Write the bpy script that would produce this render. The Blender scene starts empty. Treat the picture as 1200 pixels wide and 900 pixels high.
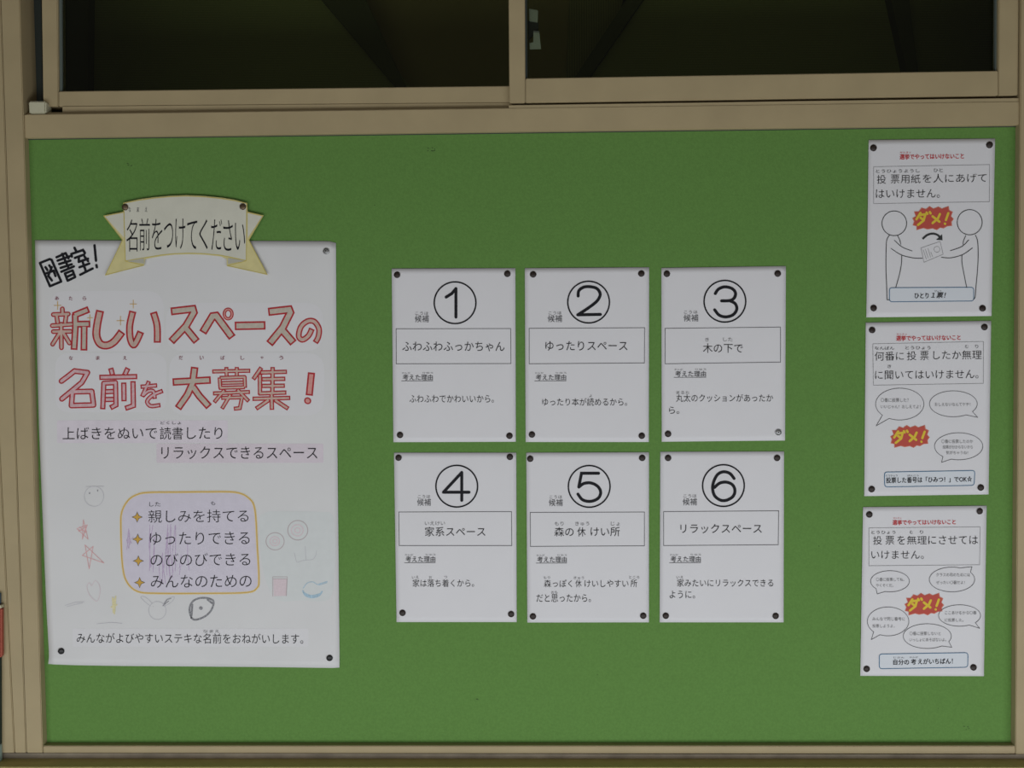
import bpy, bmesh, math, random
from mathutils import Matrix, Vector, Euler

random.seed(7)
scene = bpy.context.scene
COL = scene.collection

# ------------------------------------------------------------------ camera, light, exposure
CAM = Vector((0.020, -1.681, 1.503))
ROT = Euler((math.radians(87.51), math.radians(0.52), math.radians(1.11)), 'XYZ')
FPX = 1150.0
cd = bpy.data.cameras.new('camera'); cam = bpy.data.objects.new('camera', cd); COL.objects.link(cam)
cam.location = CAM; cam.rotation_euler = ROT
cd.sensor_fit = 'HORIZONTAL'; cd.sensor_width = 36.0; cd.lens = FPX / 1200.0 * 36.0
cd.clip_start = 0.01
scene.camera = cam

w = bpy.data.worlds.new('world'); scene.world = w; w.use_nodes = True
bg = w.node_tree.nodes['Background']
bg.inputs[0].default_value = (1.0, 0.94, 0.84, 1); bg.inputs[1].default_value = 0.06

def area(name, loc, target, sx, sy, power, color):
    l = bpy.data.lights.new(name, 'AREA'); l.shape = 'RECTANGLE'; l.size = sx; l.size_y = sy
    l.energy = power; l.color = color
    o = bpy.data.objects.new(name, l); COL.objects.link(o); o.location = loc
    o.rotation_euler = (Vector(target) - Vector(loc)).to_track_quat('-Z', 'Y').to_euler()
    return o
# daylight that comes in low through the corridor's openings, and the dimmer light higher up
area('daylight_low', (0.15, -1.9, 0.42), (0.0, 0.0, 0.95), 5.0, 0.9, 43.0, (0.93, 0.97, 1.0))
area('daylight_high', (-0.4, -3.2, 1.7), (0.0, 0.0, 1.4), 4.5, 1.0, 9.0, (1.0, 0.93, 0.80))

vs = scene.view_settings
scene.display_settings.display_device = 'sRGB'
vs.view_transform = 'Standard'; vs.look = 'None'; vs.exposure = 0.0; vs.gamma = 1.0
vs.use_curve_mapping = False

# ------------------------------------------------------------------ pixel -> place
RM = ROT.to_matrix()
def P(px, py, d=0.0):
    """point of the plane y = -d that the photograph shows at pixel px, py"""
    v = RM @ Vector(((px - 600.0) / FPX, -(py - 450.0) / FPX, -1.0))
    t = (-d - CAM.y) / v.y
    return CAM + v * t

# ------------------------------------------------------------------ materials
def lin(c):
    return tuple(((x / 255.0) / 12.92 if x <= 10 else (((x / 255.0) + 0.055) / 1.055) ** 2.4) for x in c)

def mat(name, col, rough=0.7, metal=0.0, spec=0.4, noise=0.0, scale=40.0, bump=0.0, bscale=300.0):
    m = bpy.data.materials.new(name); m.use_nodes = True
    nt = m.node_tree; b = nt.nodes['Principled BSDF']
    b.inputs['Roughness'].default_value = rough; b.inputs['Metallic'].default_value = metal
    b.inputs['Specular IOR Level'].default_value = spec
    b.inputs['Base Color'].default_value = (*col, 1)
    if noise or bump:
        tc = nt.nodes.new('ShaderNodeTexCoord')
    if noise:
        n = nt.nodes.new('ShaderNodeTexNoise'); n.inputs['Scale'].default_value = scale; n.inputs['Detail'].default_value = 5
        r = nt.nodes.new('ShaderNodeValToRGB')
        lo = tuple(x * (1 - noise) for x in col); hi = tuple(min(1, x * (1 + noise)) for x in col)
        r.color_ramp.elements[0].position = 0.3; r.color_ramp.elements[1].position = 0.7
        r.color_ramp.elements[0].color = (*lo, 1); r.color_ramp.elements[1].color = (*hi, 1)
        nt.links.new(tc.outputs['Object'], n.inputs['Vector']); nt.links.new(n.outputs['Fac'], r.inputs[0])
        nt.links.new(r.outputs[0], b.inputs['Base Color'])
    if bump:
        n2 = nt.nodes.new('ShaderNodeTexNoise'); n2.inputs['Scale'].default_value = bscale; n2.inputs['Detail'].default_value = 3
        bp = nt.nodes.new('ShaderNodeBump'); bp.inputs['Strength'].default_value = bump; bp.inputs['Distance'].default_value = 0.001
        nt.links.new(tc.outputs['Object'], n2.inputs['Vector']); nt.links.new(n2.outputs['Fac'], bp.inputs['Height'])
        nt.links.new(bp.outputs[0], b.inputs['Normal'])
    return m

M = {}
M['green'] = mat('green_board', (0.126, 0.258, 0.064), 0.9, spec=0.15, noise=0.07, scale=260, bump=0.35, bscale=420)
M['beige'] = mat('beige_metal', (0.41, 0.328, 0.19), 0.55, spec=0.3, noise=0.05, scale=14)
M['beige_shaded'] = mat('shaded_beige', (0.33, 0.28, 0.22), 0.8, noise=0.2, scale=25)  # frame beige darkened: shade on the lip below the rail, put into the colour
M['olive'] = mat('olive_paint', (0.088, 0.082, 0.026), 0.75, noise=0.15, scale=20)
M['ledge'] = mat('cream_ledge', (0.50, 0.43, 0.17), 0.6, noise=0.06)
M['plaster'] = mat('plaster', (0.45, 0.42, 0.34), 0.9, noise=0.06, scale=8)
M['floor'] = mat('concrete', (0.40, 0.40, 0.38), 0.8, noise=0.1, scale=6)
M['paper'] = mat('paper', (0.735, 0.725, 0.755), 0.85, spec=0.2, noise=0.012, scale=12)
M['poster'] = mat('poster_paper', (0.70, 0.695, 0.705), 0.8, spec=0.25, noise=0.02, scale=9)
M['patch'] = mat('pasted_paper', (0.725, 0.715, 0.74), 0.85, spec=0.2)
M['pinkpatch'] = mat('pink_paper', (0.69, 0.615, 0.68), 0.85, noise=0.03, scale=60)
M['lilacpatch'] = mat('lilac_paper', (0.72, 0.66, 0.73), 0.85, noise=0.04, scale=60)
M['violet'] = mat('violet_crayon_wash', (0.66, 0.62, 0.715), 0.85, noise=0.03, scale=80)
M['greenwash'] = mat('green_crayon_wash', (0.668, 0.69, 0.695), 0.85, noise=0.02, scale=70)
M['ink'] = mat('black_ink', (0.012, 0.012, 0.016), 0.7, spec=0.2)
M['grey_ink'] = mat('grey_ink', (0.10, 0.10, 0.11), 0.8, spec=0.2)
M['pale_ink'] = mat('pale_grey_ink', (0.25, 0.25, 0.26), 0.8, spec=0.2)
M['pencil'] = mat('pencil', (0.54, 0.53, 0.57), 0.9)
M['pencil_dark'] = mat('dark_pencil', (0.27, 0.27, 0.29), 0.9, noise=0.5, scale=400)
M['red'] = mat('red_marker', (0.44, 0.022, 0.032), 0.7, noise=0.15, scale=150)
M['red_print'] = mat('red_print', (0.56, 0.05, 0.06), 0.8)
M['peach'] = mat('peach_crayon', (0.58, 0.425, 0.365), 0.85, noise=0.10, scale=160)
M['sage'] = mat('sage_crayon', (0.53, 0.465, 0.395), 0.85, noise=0.10, scale=160)
M['pinkfill'] = mat('pink_crayon', (0.64, 0.43, 0.46), 0.85, noise=0.12, scale=160)
M['salmon'] = mat('salmon_crayon', (0.66, 0.31, 0.28), 0.85, noise=0.1, scale=160)
M['maroon'] = mat('maroon_ink', (0.22, 0.03, 0.06), 0.8)
M['gold'] = mat('gold_print', (0.62, 0.37, 0.07), 0.75)
M['goldpale'] = mat('pale_gold_crayon', (0.75, 0.62, 0.36), 0.85)
M['banner'] = mat('banner_yellow', (0.66, 0.59, 0.29), 0.85, noise=0.06, scale=60)
M['banner_pale'] = mat('banner_cream', (0.64, 0.63, 0.54), 0.85, noise=0.04, scale=30)
M['banner_edge'] = mat('banner_outline', (0.56, 0.47, 0.13), 0.85)
M['banner_fold'] = mat('banner_fold', (0.46, 0.45, 0.38), 0.85)
M['crayon_red'] = mat('light_red_crayon', (0.72, 0.40, 0.41), 0.9, noise=0.15, scale=300)
M['crayon_pink'] = mat('light_pink_crayon', (0.70, 0.59, 0.63), 0.9, noise=0.05, scale=300)
M['crayon_purple'] = mat('purple_crayon', (0.52, 0.41, 0.58), 0.9, noise=0.15, scale=300)
M['crayon_yellow'] = mat('yellow_crayon', (0.72, 0.66, 0.40), 0.9, noise=0.1, scale=300)
M['crayon_blue'] = mat('blue_crayon', (0.40, 0.55, 0.66), 0.9, noise=0.2, scale=300)
M['crayon_brown'] = mat('brown_pencil', (0.50, 0.42, 0.44), 0.9)
M['burst_red'] = mat('burst_red', (0.52, 0.085, 0.065), 0.8)
M['burst_halo'] = mat('burst_orange', (0.62, 0.20, 0.14), 0.8)
M['yellow'] = mat('yellow_print', (0.74, 0.55, 0.05), 0.8)
M['blue_line'] = mat('blue_line', (0.07, 0.17, 0.29), 0.8)
M['bluewash'] = mat('pale_blue_print', (0.69, 0.72, 0.775), 0.85)
M['arrow'] = mat('dark_grey_print', (0.035, 0.038, 0.04), 0.8)
M['tack'] = mat('bronze_tack', (0.022, 0.013, 0.011), 0.5, metal=0.0, noise=0.3, scale=120)
M['tack_black'] = mat('black_tack', (0.012, 0.012, 0.013), 0.4)
M['brass'] = mat('aged_brass', (0.13, 0.09, 0.055), 0.4, metal=0.6)
M['silver'] = mat('dull_silver', (0.38, 0.38, 0.39), 0.35, metal=0.6)
M['steel'] = mat('latch_steel', (0.62, 0.64, 0.58), 0.45, metal=0.3)
M['darksteel'] = mat('latch_dark', (0.03, 0.032, 0.03), 0.5)
M['whiteplastic'] = mat('white_plastic', (0.54, 0.52, 0.38), 0.5)
M['gasket'] = mat('grey_gasket', (0.11, 0.135, 0.125), 0.6)
M['rubber_and_shade'] = mat('dark_rubber_and_shade', (0.035, 0.045, 0.042), 0.6)  # window seals, and the painted shadow line under the sill
M['scuff'] = mat('scuff', (0.05, 0.085, 0.03), 0.95)
M['boxgreen'] = mat('dark_green_card', (0.018, 0.035, 0.028), 0.7)
M['boxred'] = mat('orange_red_card', (0.42, 0.10, 0.065), 0.7)
M['boxblue'] = mat('slate_blue_card', (0.06, 0.10, 0.15), 0.7)
M['boxteal'] = mat('pale_teal', (0.30, 0.40, 0.36), 0.7)
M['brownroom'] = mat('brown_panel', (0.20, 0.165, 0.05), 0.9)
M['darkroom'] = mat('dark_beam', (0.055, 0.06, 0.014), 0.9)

def ribbed(name, col, axis, scale, amt):
    m = mat(name, col, 0.9)
    nt = m.node_tree; b = nt.nodes['Principled BSDF']
    tc = nt.nodes.new('ShaderNodeTexCoord'); wv = nt.nodes.new('ShaderNodeTexWave')
    wv.bands_direction = axis; wv.inputs['Scale'].default_value = scale
    r = nt.nodes.new('ShaderNodeValToRGB')
    r.color_ramp.elements[0].color = (*[x * (1 - amt) for x in col], 1); r.color_ramp.elements[1].color = (*[x * (1 + amt) for x in col], 1)
    nt.links.new(tc.outputs['Object'], wv.inputs['Vector']); nt.links.new(wv.outputs['Fac'], r.inputs[0])
    nt.links.new(r.outputs[0], b.inputs['Base Color'])
    return m
M['ribs'] = ribbed('ribbed_olive', (0.17, 0.18, 0.05), 'Z', 90, 0.15)
M['ribs_v'] = ribbed('ribbed_brown', (0.15, 0.145, 0.042), 'X', 60, 0.2)

def glass_mat():
    m = bpy.data.materials.new('window_glass'); m.use_nodes = True; nt = m.node_tree
    nt.nodes.clear()
    out = nt.nodes.new('ShaderNodeOutputMaterial'); mix = nt.nodes.new('ShaderNodeMixShader')
    tr = nt.nodes.new('ShaderNodeBsdfTransparent'); gl = nt.nodes.new('ShaderNodeBsdfGlossy'); fr = nt.nodes.new('ShaderNodeFresnel')
    tr.inputs[0].default_value = (0.80, 0.84, 0.78, 1); gl.inputs['Roughness'].default_value = 0.03; fr.inputs[0].default_value = 1.45
    nt.links.new(fr.outputs[0], mix.inputs[0]); nt.links.new(tr.outputs[0], mix.inputs[1]); nt.links.new(gl.outputs[0], mix.inputs[2])
    nt.links.new(mix.outputs[0], out.inputs[0])
    return m
M['glass'] = glass_mat()

# ------------------------------------------------------------------ object helpers
def link_mesh(name, verts, faces, m, parent=None, smooth=False):
    me = bpy.data.meshes.new(name)
    base = Vector((0, 0, 0))
    if verts:
        mn = [min(v[i] for v in verts) for i in range(3)]; mx = [max(v[i] for v in verts) for i in range(3)]
        base = Vector([(a + b) / 2 for a, b in zip(mn, mx)])
    me.from_pydata([Vector(v) - base for v in verts], [], faces); me.update()
    me.materials.append(m)
    if smooth:
        for p in me.polygons: p.use_smooth = True
    o = bpy.data.objects.new(name, me); COL.objects.link(o)
    if parent is not None:
        w_ = Vector(parent.location); q = parent.parent
        while q is not None: w_ += q.location; q = q.parent
        o.parent = parent; o.location = base - w_
    else:
        o.location = base
    return o

def tag(o, label, cat, group=None):
    o['label'] = label; o['category'] = cat
    if group: o['group'] = group
    return o

def struct(o):
    o['kind'] = 'structure'; return o

def empty(name, loc):
    o = bpy.data.objects.new(name, None); COL.objects.link(o); o.location = loc; o.empty_display_size = 0.05
    return o

def bevel_obj(o, wd=0.0012, seg=2):
    bm = bmesh.new(); bm.from_mesh(o.data)
    bmesh.ops.recalc_face_normals(bm, faces=bm.faces)
    bmesh.ops.bevel(bm, geom=[e for e in bm.edges], offset=wd, segments=seg, affect='EDGES', clamp_overlap=True)
    bm.to_mesh(o.data); bm.free()

def bar(name, quad, d, back, m, parent=None, bevel=0.0012):
    """solid bar: front face at depth d outlined by the four pixels (TL TR BR BL), going back to depth 'back'"""
    f = [P(x, y, d) for x, y in quad]
    b = [Vector((p.x, -back, p.z)) for p in f]
    v = f + b
    faces = [(3, 2, 1, 0), (4, 5, 6, 7), (0, 1, 5, 4), (1, 2, 6, 5), (2, 3, 7, 6), (3, 0, 4, 7)]
    o = link_mesh(name, v, faces, m, parent)
    if bevel: bevel_obj(o, bevel)
    return o

def wbox(name, x0, x1, y0, y1, z0, z1, m, parent=None, bevel=0.0):
    v = [(x, y, z) for y in (y0, y1) for x, z in ((x0, z0), (x1, z0), (x1, z1), (x0, z1))]
    faces = [(0, 1, 2, 3), (7, 6, 5, 4), (0, 4, 5, 1), (1, 5, 6, 2), (2, 6, 7, 3), (3, 7, 4, 0)]
    o = link_mesh(name, v, faces, m, parent)
    if bevel: bevel_obj(o, bevel)
    return o

# ------------------------------------------------------------------ the setting
board = bar('bulletin_board', [(15, 150), (1206, 140), (1200, 878), (40, 880)], 0.0, -0.018, M['green'], bevel=0)
tag(board, 'large green felt bulletin board below the dark windows', 'bulletin board')

BE = M['beige']
# posts beside the board, sill under the windows, rail and ledge under the board
struct(bar('trim_1', [(-16.8, -520), (7.1, -520), (50.0, 882.5), (31.2, 882.5)], 0.016, -0.055, BE))
struct(bar('trim_2', [(-52, -520), (-17.4, -520), (30.6, 882.5), (17.5, 882.5), ], 0.0155, -0.055, BE))
struct(bar('trim_3', [(-100, -520), (-52.6, -520), (16.9, 882.5), (-60, 882.5)], 0.017, -0.055, BE))
struct(bar('trim_4', [(1200.5, -520), (1262, -520), (1262, 884), (1190, 884)], 0.016, -0.055, BE))
struct(bar('trim_5', [(28, 134), (1198.5, 118.5), (1198.5, 146.3), (28, 161.6)], 0.012, -0.055, BE))
struct(bar('sill_shadow_strip', [(28, 161.8), (1196, 146.6), (1196, 148.6), (28, 163.8)], 0.002, -0.010, M['rubber_and_shade'], bevel=0))  # dark strip added as the shadow line under the sill
struct(bar('trim_6', [(596, 123.2), (1198, 114.6), (1198, 121), (596, 130)], 0.0105, -0.055, BE, bevel=0.0006))
struct(bar('trim_15', [(27.5, 132), (596, 125), (596, 131), (27.5, 138)], 0.003, -0.055, BE, bevel=0.0006))
struct(bar('trim_7', [(50.3, 874.2), (1190, 874.2), (1190, 883.6), (50.3, 882.6)], 0.014, -0.018, BE))
struct(bar('trim_8', [(-60, 882.6), (1262, 884.4), (1262, 892), (-60, 890)], 0.012, -0.018, M['beige_shaded'], bevel=0))
struct(bar('trim_9', [(-60, 899.2), (1262, 899.8), (1262, 935), (-60, 934)], 0.048, -0.018, M['ledge'], bevel=0.001))
LEDGE_Z = P(600, 899.4, 0.048).z
struct(wbox('wall_lower', -1.3, 1.3, 0.0, 0.055, 0.0, P(600, 925, 0.0).z, M['plaster']))
struct(wbox('floor', -3.5, 3.5, -4.0, 0.055, -0.05, 0.0, M['floor']))
# head of the window frame
struct(bar('trim_10', [(-100, -575), (1262, -575), (1262, -520), (-100, -520)], 0.018, -0.055, BE))

# left sliding sash (further back) and right sliding sash (nearer)
def sash(name, d, back):
    root = empty(name, P(300, 60, d)); struct(root); root['sash_depth'] = d
    return root
w1 = sash('window_1', -0.001, 0)
bar('stile', [(41, -520), (63.5, -520), (68.2, 124.5), (50.5, 124.5)], -0.001, -0.030, BE, w1)
bar('rail', [(68.8, 107), (600, 100.6), (600, 120.5), (68.8, 125)], -0.0015, -0.030, BE, w1)
bar('rail_lip', [(73, 124.6), (600, 120.3), (600, 127), (73, 132)], -0.0005, -0.03, BE, w1, bevel=0.0006)
bar('rail', [(64, -520), (600, -520), (600, -490), (64, -490)], -0.0015, -0.030, BE, w1)
bar('stile', [(594, -520), (611, -520), (613.5, 110), (599, 110)], -0.0015, -0.030, BE, w1)
bar('glass_pane', [(50, -510), (620, -510), (620, 112), (60, 112)], -0.012, -0.017, M['glass'], w1, bevel=0)
bar('gasket', [(66, -490), (69.5, -490), (72.6, 107), (68.5, 107)], -0.007, -0.0115, M['gasket'], w1, bevel=0)
bar('seal_strip', [(30, -520), (40, -520), (50, 124), (40.5, 124)], -0.032, -0.045, M['rubber_and_shade'], w1, bevel=0)
w2 = sash('window_2', 0.008, 0); w2.location = P(880, 60, 0.008)
bar('stile', [(592, -520), (613, -520), (615.6, 120.4), (597, 120.6)], 0.010, -0.012, BE, w2)
bar('stile', [(1174, -520), (1199, -520), (1193, 111.3), (1170, 111.8)], 0.010, -0.012, BE, w2)
bar('rail', [(615.9, 91.8), (1169.7, 82.8), (1169.7, 111.9), (615.9, 120.3)], 0.0095, -0.012, BE, w2)
bar('rail', [(613, -520), (1174, -520), (1174, -490), (613, -490)], 0.0095, -0.012, BE, w2)
bar('glass_pane', [(605, -510), (1180, -510), (1180, 100), (605, 105)], -0.004, -0.009, M['glass'], w2, bevel=0)
bar('gasket', [(1168, -490), (1174, -490), (1170.4, 83), (1166.3, 83)], 0.0025, -0.0035, M['gasket'], w2, bevel=0)
bar('gasket', [(612, -490), (615, -490), (618, 92), (614.5, 92)], 0.0025, -0.0035, M['rubber_and_shade'], w2, bevel=0)
# crescent lock seen through the right pane
lk = bar('latch_plate', [(620, 10), (626, 8.5), (631, 12.5), (629.5, 26), (620.5, 25)][0:1] + [(630.5, 12), (630, 26), (620.5, 24.5)], -0.014, -0.022, M['steel'], w2, bevel=0.0005)
bar('latch_body', [(618.5, 24), (631, 26), (631, 34), (619, 46)], -0.018, -0.028, M['darksteel'], w2, bevel=0.0005)
lv = link_mesh('latch_lever', [P(x, y, d) for d in (-0.011, -0.018) for x, y in ((625, 36.5), (632, 37.2), (634, 57.5), (621, 58), (620.5, 50.5), (625, 49.5))],
    [(5, 4, 3, 2, 1, 0), (6, 7, 8, 9, 10, 11)] + [(i, (i + 1) % 6, (i + 1) % 6 + 6, i + 6) for i in range(6)], M['steel'], w2)
bar('latch_lever_tip', [(625, 35.8), (632, 36.4), (632, 38.4), (625, 38)], -0.0105, -0.013, M['silver'], w2, bevel=0)

# white stopper on the sill
stp = bar('window_stopper', [(33, 118.5), (53.5, 118.5), (53.5, 133.2), (34, 133.6)], 0.010, -0.012, M['whiteplastic'], bevel=0.0022)
tag(stp, 'small white plastic stopper block on the window sill at left', 'window stopper')

# the dim room beyond the panes
def slab(name, poly, d, back, m):
    n = len(poly)
    v = [P(x, y, d) for x, y in poly]; v += [Vector((p.x, -back, p.z)) for p in v]
    f = [tuple(range(n - 1, -1, -1)), tuple(range(n, 2 * n))] + [(i, (i + 1) % n, (i + 1) % n + n, i + n) for i in range(n)]
    return struct(link_mesh(name, v, f, m))
slab('wall_back', [(380, -520), (690, -520), (682, 160), (380, 160)], -0.46, -0.50, M['brownroom'])
slab('wall_backright', [(692, -520), (860, -520), (690, 160), (660, 160)], -0.455, -0.50, M['ribs_v'])
slab('wall_left', [(-160, -520), (-100, -520), (-97, -520), (-62, -520), (515, 140), (515, 160), (-160, 160)], -0.40, -0.44, M['ribs'])
slab('wall_right', [(1010, -520), (1300, -520), (1300, 160), (640, 160), (640, 140), (1056, -520)][2:5] + [(1100, -520)], -0.40, -0.44, M['ribs'])
slab('trim_11', [(-62, -520), (190, -520), (470, 90), (482, 112), (492, 128), (500, 145)], -0.38, -0.42, M['darkroom'])
slab('trim_12', [(1080, -520), (1110, -520), (694, 86), (660, 140), (650, 140), (674, 90)], -0.375, -0.42, M['darkroom'])
slab('trim_13', [(930, -520), (1000, -520), (1083, 140), (1075, 140)], -0.37, -0.40, M['darkroom'])
slab('trim_14', [(30, -520), (110, -520), (102, 140), (50, 140)], -0.37, -0.40, M['darkroom'])
struct(wbox('floor_inner', -1.9, 1.9, 0.056, 1.0, P(600, 175, -0.056).z - 0.05, P(600, 175, -0.056).z, M['darkroom']))
struct(wbox('ceiling', -1.9, 1.9, 0.056, 1.0, 2.95, 3.0, M['darkroom']))
struct(wbox('wall_inner_left', -1.95, -1.9, 0.056, 1.0, 1.75, 3.0, M['darkroom']))
struct(wbox('wall_inner_right', 1.9, 1.95, 0.056, 1.0, 1.75, 3.0, M['darkroom']))
struct(wbox('wall_inner_back', -1.95, 1.95, 1.0, 1.05, 1.75, 3.0, M['darkroom']))
struct(wbox('wall_upper', -1.95, 1.95, 0.0, 0.055, P(600, -560, 0.0).z, 3.0, M['plaster']))
struct(wbox('wall_side', -1.95, P(-95, 0, 0).x, 0.0, 0.055, 0.0, P(600, -560, 0.0).z, M['plaster']))
struct(wbox('wall_otherside', P(1255, 0, 0).x, 1.95, 0.0, 0.055, 0.0, P(600, -560, 0.0).z, M['plaster']))

# things standing on the ledge at the left edge of the photo
def carton(name, x0, y0, x1, y1, m, lidm, z0=None):
    root = bar(name, [(x0, y0), (x1, y0), (x1, y1), (x0, y1)], 0.045, 0.017, m, bevel=0.001)
    return root
LX = -55
tz = bar('storage_tray', [(LX, 874), (-1, 874), (-0.6, 897.5), (LX, 897.5)], 0.028, 0.018, M['boxteal'], bevel=0.001)
tag(tz, 'pale teal tray on the ledge, lowest in the stack at left edge', 'tray')
bg_ = bar('file_box', [(LX, 771), (-1.4, 771), (-1, 873.8), (LX, 873.8)], 0.028, 0.018, M['boxgreen'], bevel=0.001)
tag(bg_, 'tall dark green box in the stack at the left edge', 'box')
br_ = bar('card_box', [(LX, 713), (1.2, 713), (1.4, 770.8), (LX, 770.8)], 0.0285, 0.018, M['boxred'], bevel=0.002)
tag(br_, 'orange-red box on top of the dark green box at left edge', 'box')
bar('lid', [(LX, 709.5), (0.9, 709.5), (1.2, 713), (LX, 713)], 0.0286, 0.018, M['whiteplastic'], br_, bevel=0.0006)
bb_ = bar('card_case', [(LX, 696), (-1.8, 696), (-2.0, 709.4), (LX, 709.4)], 0.028, 0.018, M['boxblue'], bevel=0.001)
tag(bb_, 'slate blue case topmost in the stack at the left edge', 'case')

# ------------------------------------------------------------------ paper, print, pins
class Sheet:
    """a sheet of paper: four boundary polylines in pixels, a gentle bulge, and the print lying on it"""
    def __init__(s, name, tl, tr, br, bl, m, d0=0.0012, bulge=0.002, left=None, right=None, top=None, bottom=None, lift=None, nu=24, nv=32):
        s.c = (tl, tr, br, bl); s.d0 = d0; s.b = bulge; s.lift = lift; s.th = 0.0003
        L = left or [tl, bl]; R = right or [tr, br]; T = top or [tl, tr]; B = bottom or [bl, br]
        def at(poly, t):
            ln = [math.dist(a, b) for a, b in zip(poly, poly[1:])]; tot = sum(ln); x = t * tot
            for (a, b), l in zip(zip(poly, poly[1:]), ln):
                if x <= l + 1e-9:
                    k = x / l; return (a[0] + (b[0] - a[0]) * k, a[1] + (b[1] - a[1]) * k)
                x -= l
            return poly[-1]
        vs_ = []; fs = []
        for j in range(nv + 1):
            v = j / nv
            for i in range(nu + 1):
                u = i / nu
                l, r, t, b = at(L, v), at(R, v), at(T, u), at(B, u)
                q = []
                for k in range(2):
                    q.append((1 - u) * l[k] + u * r[k] + (1 - v) * t[k] + v * b[k]
                             - ((1 - u) * (1 - v) * tl[k] + u * (1 - v) * tr[k] + u * v * br[k] + (1 - u) * v * bl[k]))
                vs_.append(P(q[0], q[1], s.depth(q[0], q[1])))
        n = len(vs_)
        for p in list(vs_): vs_.append(p + Vector((0, s.th, 0)))
        W = nu + 1
        for j in range(nv):
            for i in range(nu):
                a = j * W + i
                fs.append((a, a + W, a + W + 1, a + 1)); fs.append((n + a, n + a + 1, n + a + W + 1, n + a + W))
        ring = [i for i in range(W)] + [j * W + nu for j in range(1, nv + 1)] + [nv * W + i for i in range(nu - 1, -1, -1)] + [j * W for j in range(nv - 1, 0, -1)]
        for a, b in zip(ring, ring[1:] + ring[:1]): fs.append((a, b, b + n, a + n))
        s.o = link_mesh(name, vs_, fs, m, smooth=True)
    def uv(s, x, y):
        (x0, y0), (x1, y1), (x2, y2), (x3, y3) = s.c
        u = v = 0.5
        for _ in range(4):
            lx, ly = x0 + (x3 - x0) * v, y0 + (y3 - y0) * v; rx, ry = x1 + (x2 - x1) * v, y1 + (y2 - y1) * v
            u = (x - lx) / (rx - lx)
            tx, ty = x0 + (x1 - x0) * u, y0 + (y1 - y0) * u; bx, by = x3 + (x2 - x3) * u, y3 + (y2 - y3) * u
            v = (y - ty) / (by - ty)
        return u, v
    def depth(s, x, y):
        u, v = s.uv(x, y); u = min(1, max(0, u)); v = min(1, max(0, v))
        d = s.d0 + s.b * (0.55 * math.sin(math.pi * u) * (1 - 0.3 * math.sin(math.pi * v)) + 0.5 * math.sin(math.pi * v))
        if s.lift: d += s.lift(u, v)
        return d
    def pt(s, x, y, layer):
        return P(x, y, s.depth(x, y) + 0.00015 + 0.00016 * layer)

def add_ribbon(vs_, fs, pts, wpx, conv, caps=True, closed=False, n=7):
    """flat mitred strip along a polyline; sharp corners start a new strip so that no join runs out"""
    p = [pts[0]]
    for q in pts[1:]:
        if math.dist(p[-1], q) > 1e-4: p.append(q)
    if closed and math.dist(p[0], p[-1]) > 1e-4: p.append(p[0])
    if len(p) < 2: return
    h = wpx / 2; m = len(p)
    def dr(a, b):
        l = math.dist(a, b); return ((b[0] - a[0]) / l, (b[1] - a[1]) / l)
    d = [dr(a, b) for a, b in zip(p, p[1:])]
    sharp = [i for i in range(1, m - 1) if d[i - 1][0] * d[i][0] + d[i - 1][1] * d[i][1] < 0.15]
    cl = closed and not sharp and d[-1][0] * d[0][0] + d[-1][1] * d[0][1] > -0.2
    cuts = [0] + sharp + [m - 1]
    for ci, (a, b) in enumerate(zip(cuts, cuts[1:])):
        q = []
        for i in range(a, b):
            st = max(1, int(math.dist(p[i], p[i + 1]) / 14))
            for k in range(st): q.append((p[i][0] + (p[i + 1][0] - p[i][0]) * k / st, p[i][1] + (p[i + 1][1] - p[i][1]) * k / st))
        q.append(p[b])
        dd = [dr(x, y) for x, y in zip(q, q[1:])]
        L = len(q); base = len(vs_); lift = ribbon_step[0]; ribbon_step[0] += 1
        def put(x, y): vs_.append(conv(x, y) - Vector((0, 2.0e-6 * lift, 0)))
        for i in range(L):
            if cl and i in (0, L - 1): t0, t1 = dd[-1], dd[0]
            else: t0 = dd[max(0, i - 1)]; t1 = dd[min(L - 2, i)]
            tx, ty = t0[0] + t1[0], t0[1] + t1[1]; l = math.hypot(tx, ty); tx, ty = tx / l, ty / l
            k = min(1.6, 1 / max(0.3, tx * t1[0] + ty * t1[1]))
            put(q[i][0] - ty * h * k, q[i][1] + tx * h * k); put(q[i][0] + ty * h * k, q[i][1] - tx * h * k)
        for i in range(L - 1): fs.append((base + 2 * i, base + 2 * i + 2, base + 2 * i + 3, base + 2 * i + 1))
        if cl: continue
        # round ends (always at inner corners, at the stroke's own ends only when asked)
        for end, (x, y), t in ((0, q[0], dd[0]), (1, q[-1], dd[-1])):
            own = (end == 0 and ci == 0) or (end == 1 and ci == len(cuts) - 2)
            if own and not caps and not closed: continue
            k0 = len(vs_); sg = -1 if end == 0 else 1
            for j in range(1, n):
                an = math.pi * j / n
                put(x + h * (sg * t[0] * math.sin(an) + t[1] * sg * -math.cos(an) * -1), y + h * (sg * t[1] * math.sin(an) - t[0] * sg * -math.cos(an) * -1))
            i0 = base if end == 0 else base + 2 * (L - 1)
            arc = list(range(k0, k0 + n - 1))
            # the arc runs from one side of the strip to the other
            A, B = (i0, i0 + 1)
            if (vs_[arc[0]] - vs_[A]).length > (vs_[arc[0]] - vs_[B]).length: A, B = B, A
            f = [A] + arc + [B]
            a_, b_, c_ = vs_[f[0]], vs_[f[len(f) // 2]], vs_[f[-1]]
            if (b_ - a_).cross(c_ - a_).y > 0: f.reverse()
            fs.append(tuple(f))
ribbon_step = [0]

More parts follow.
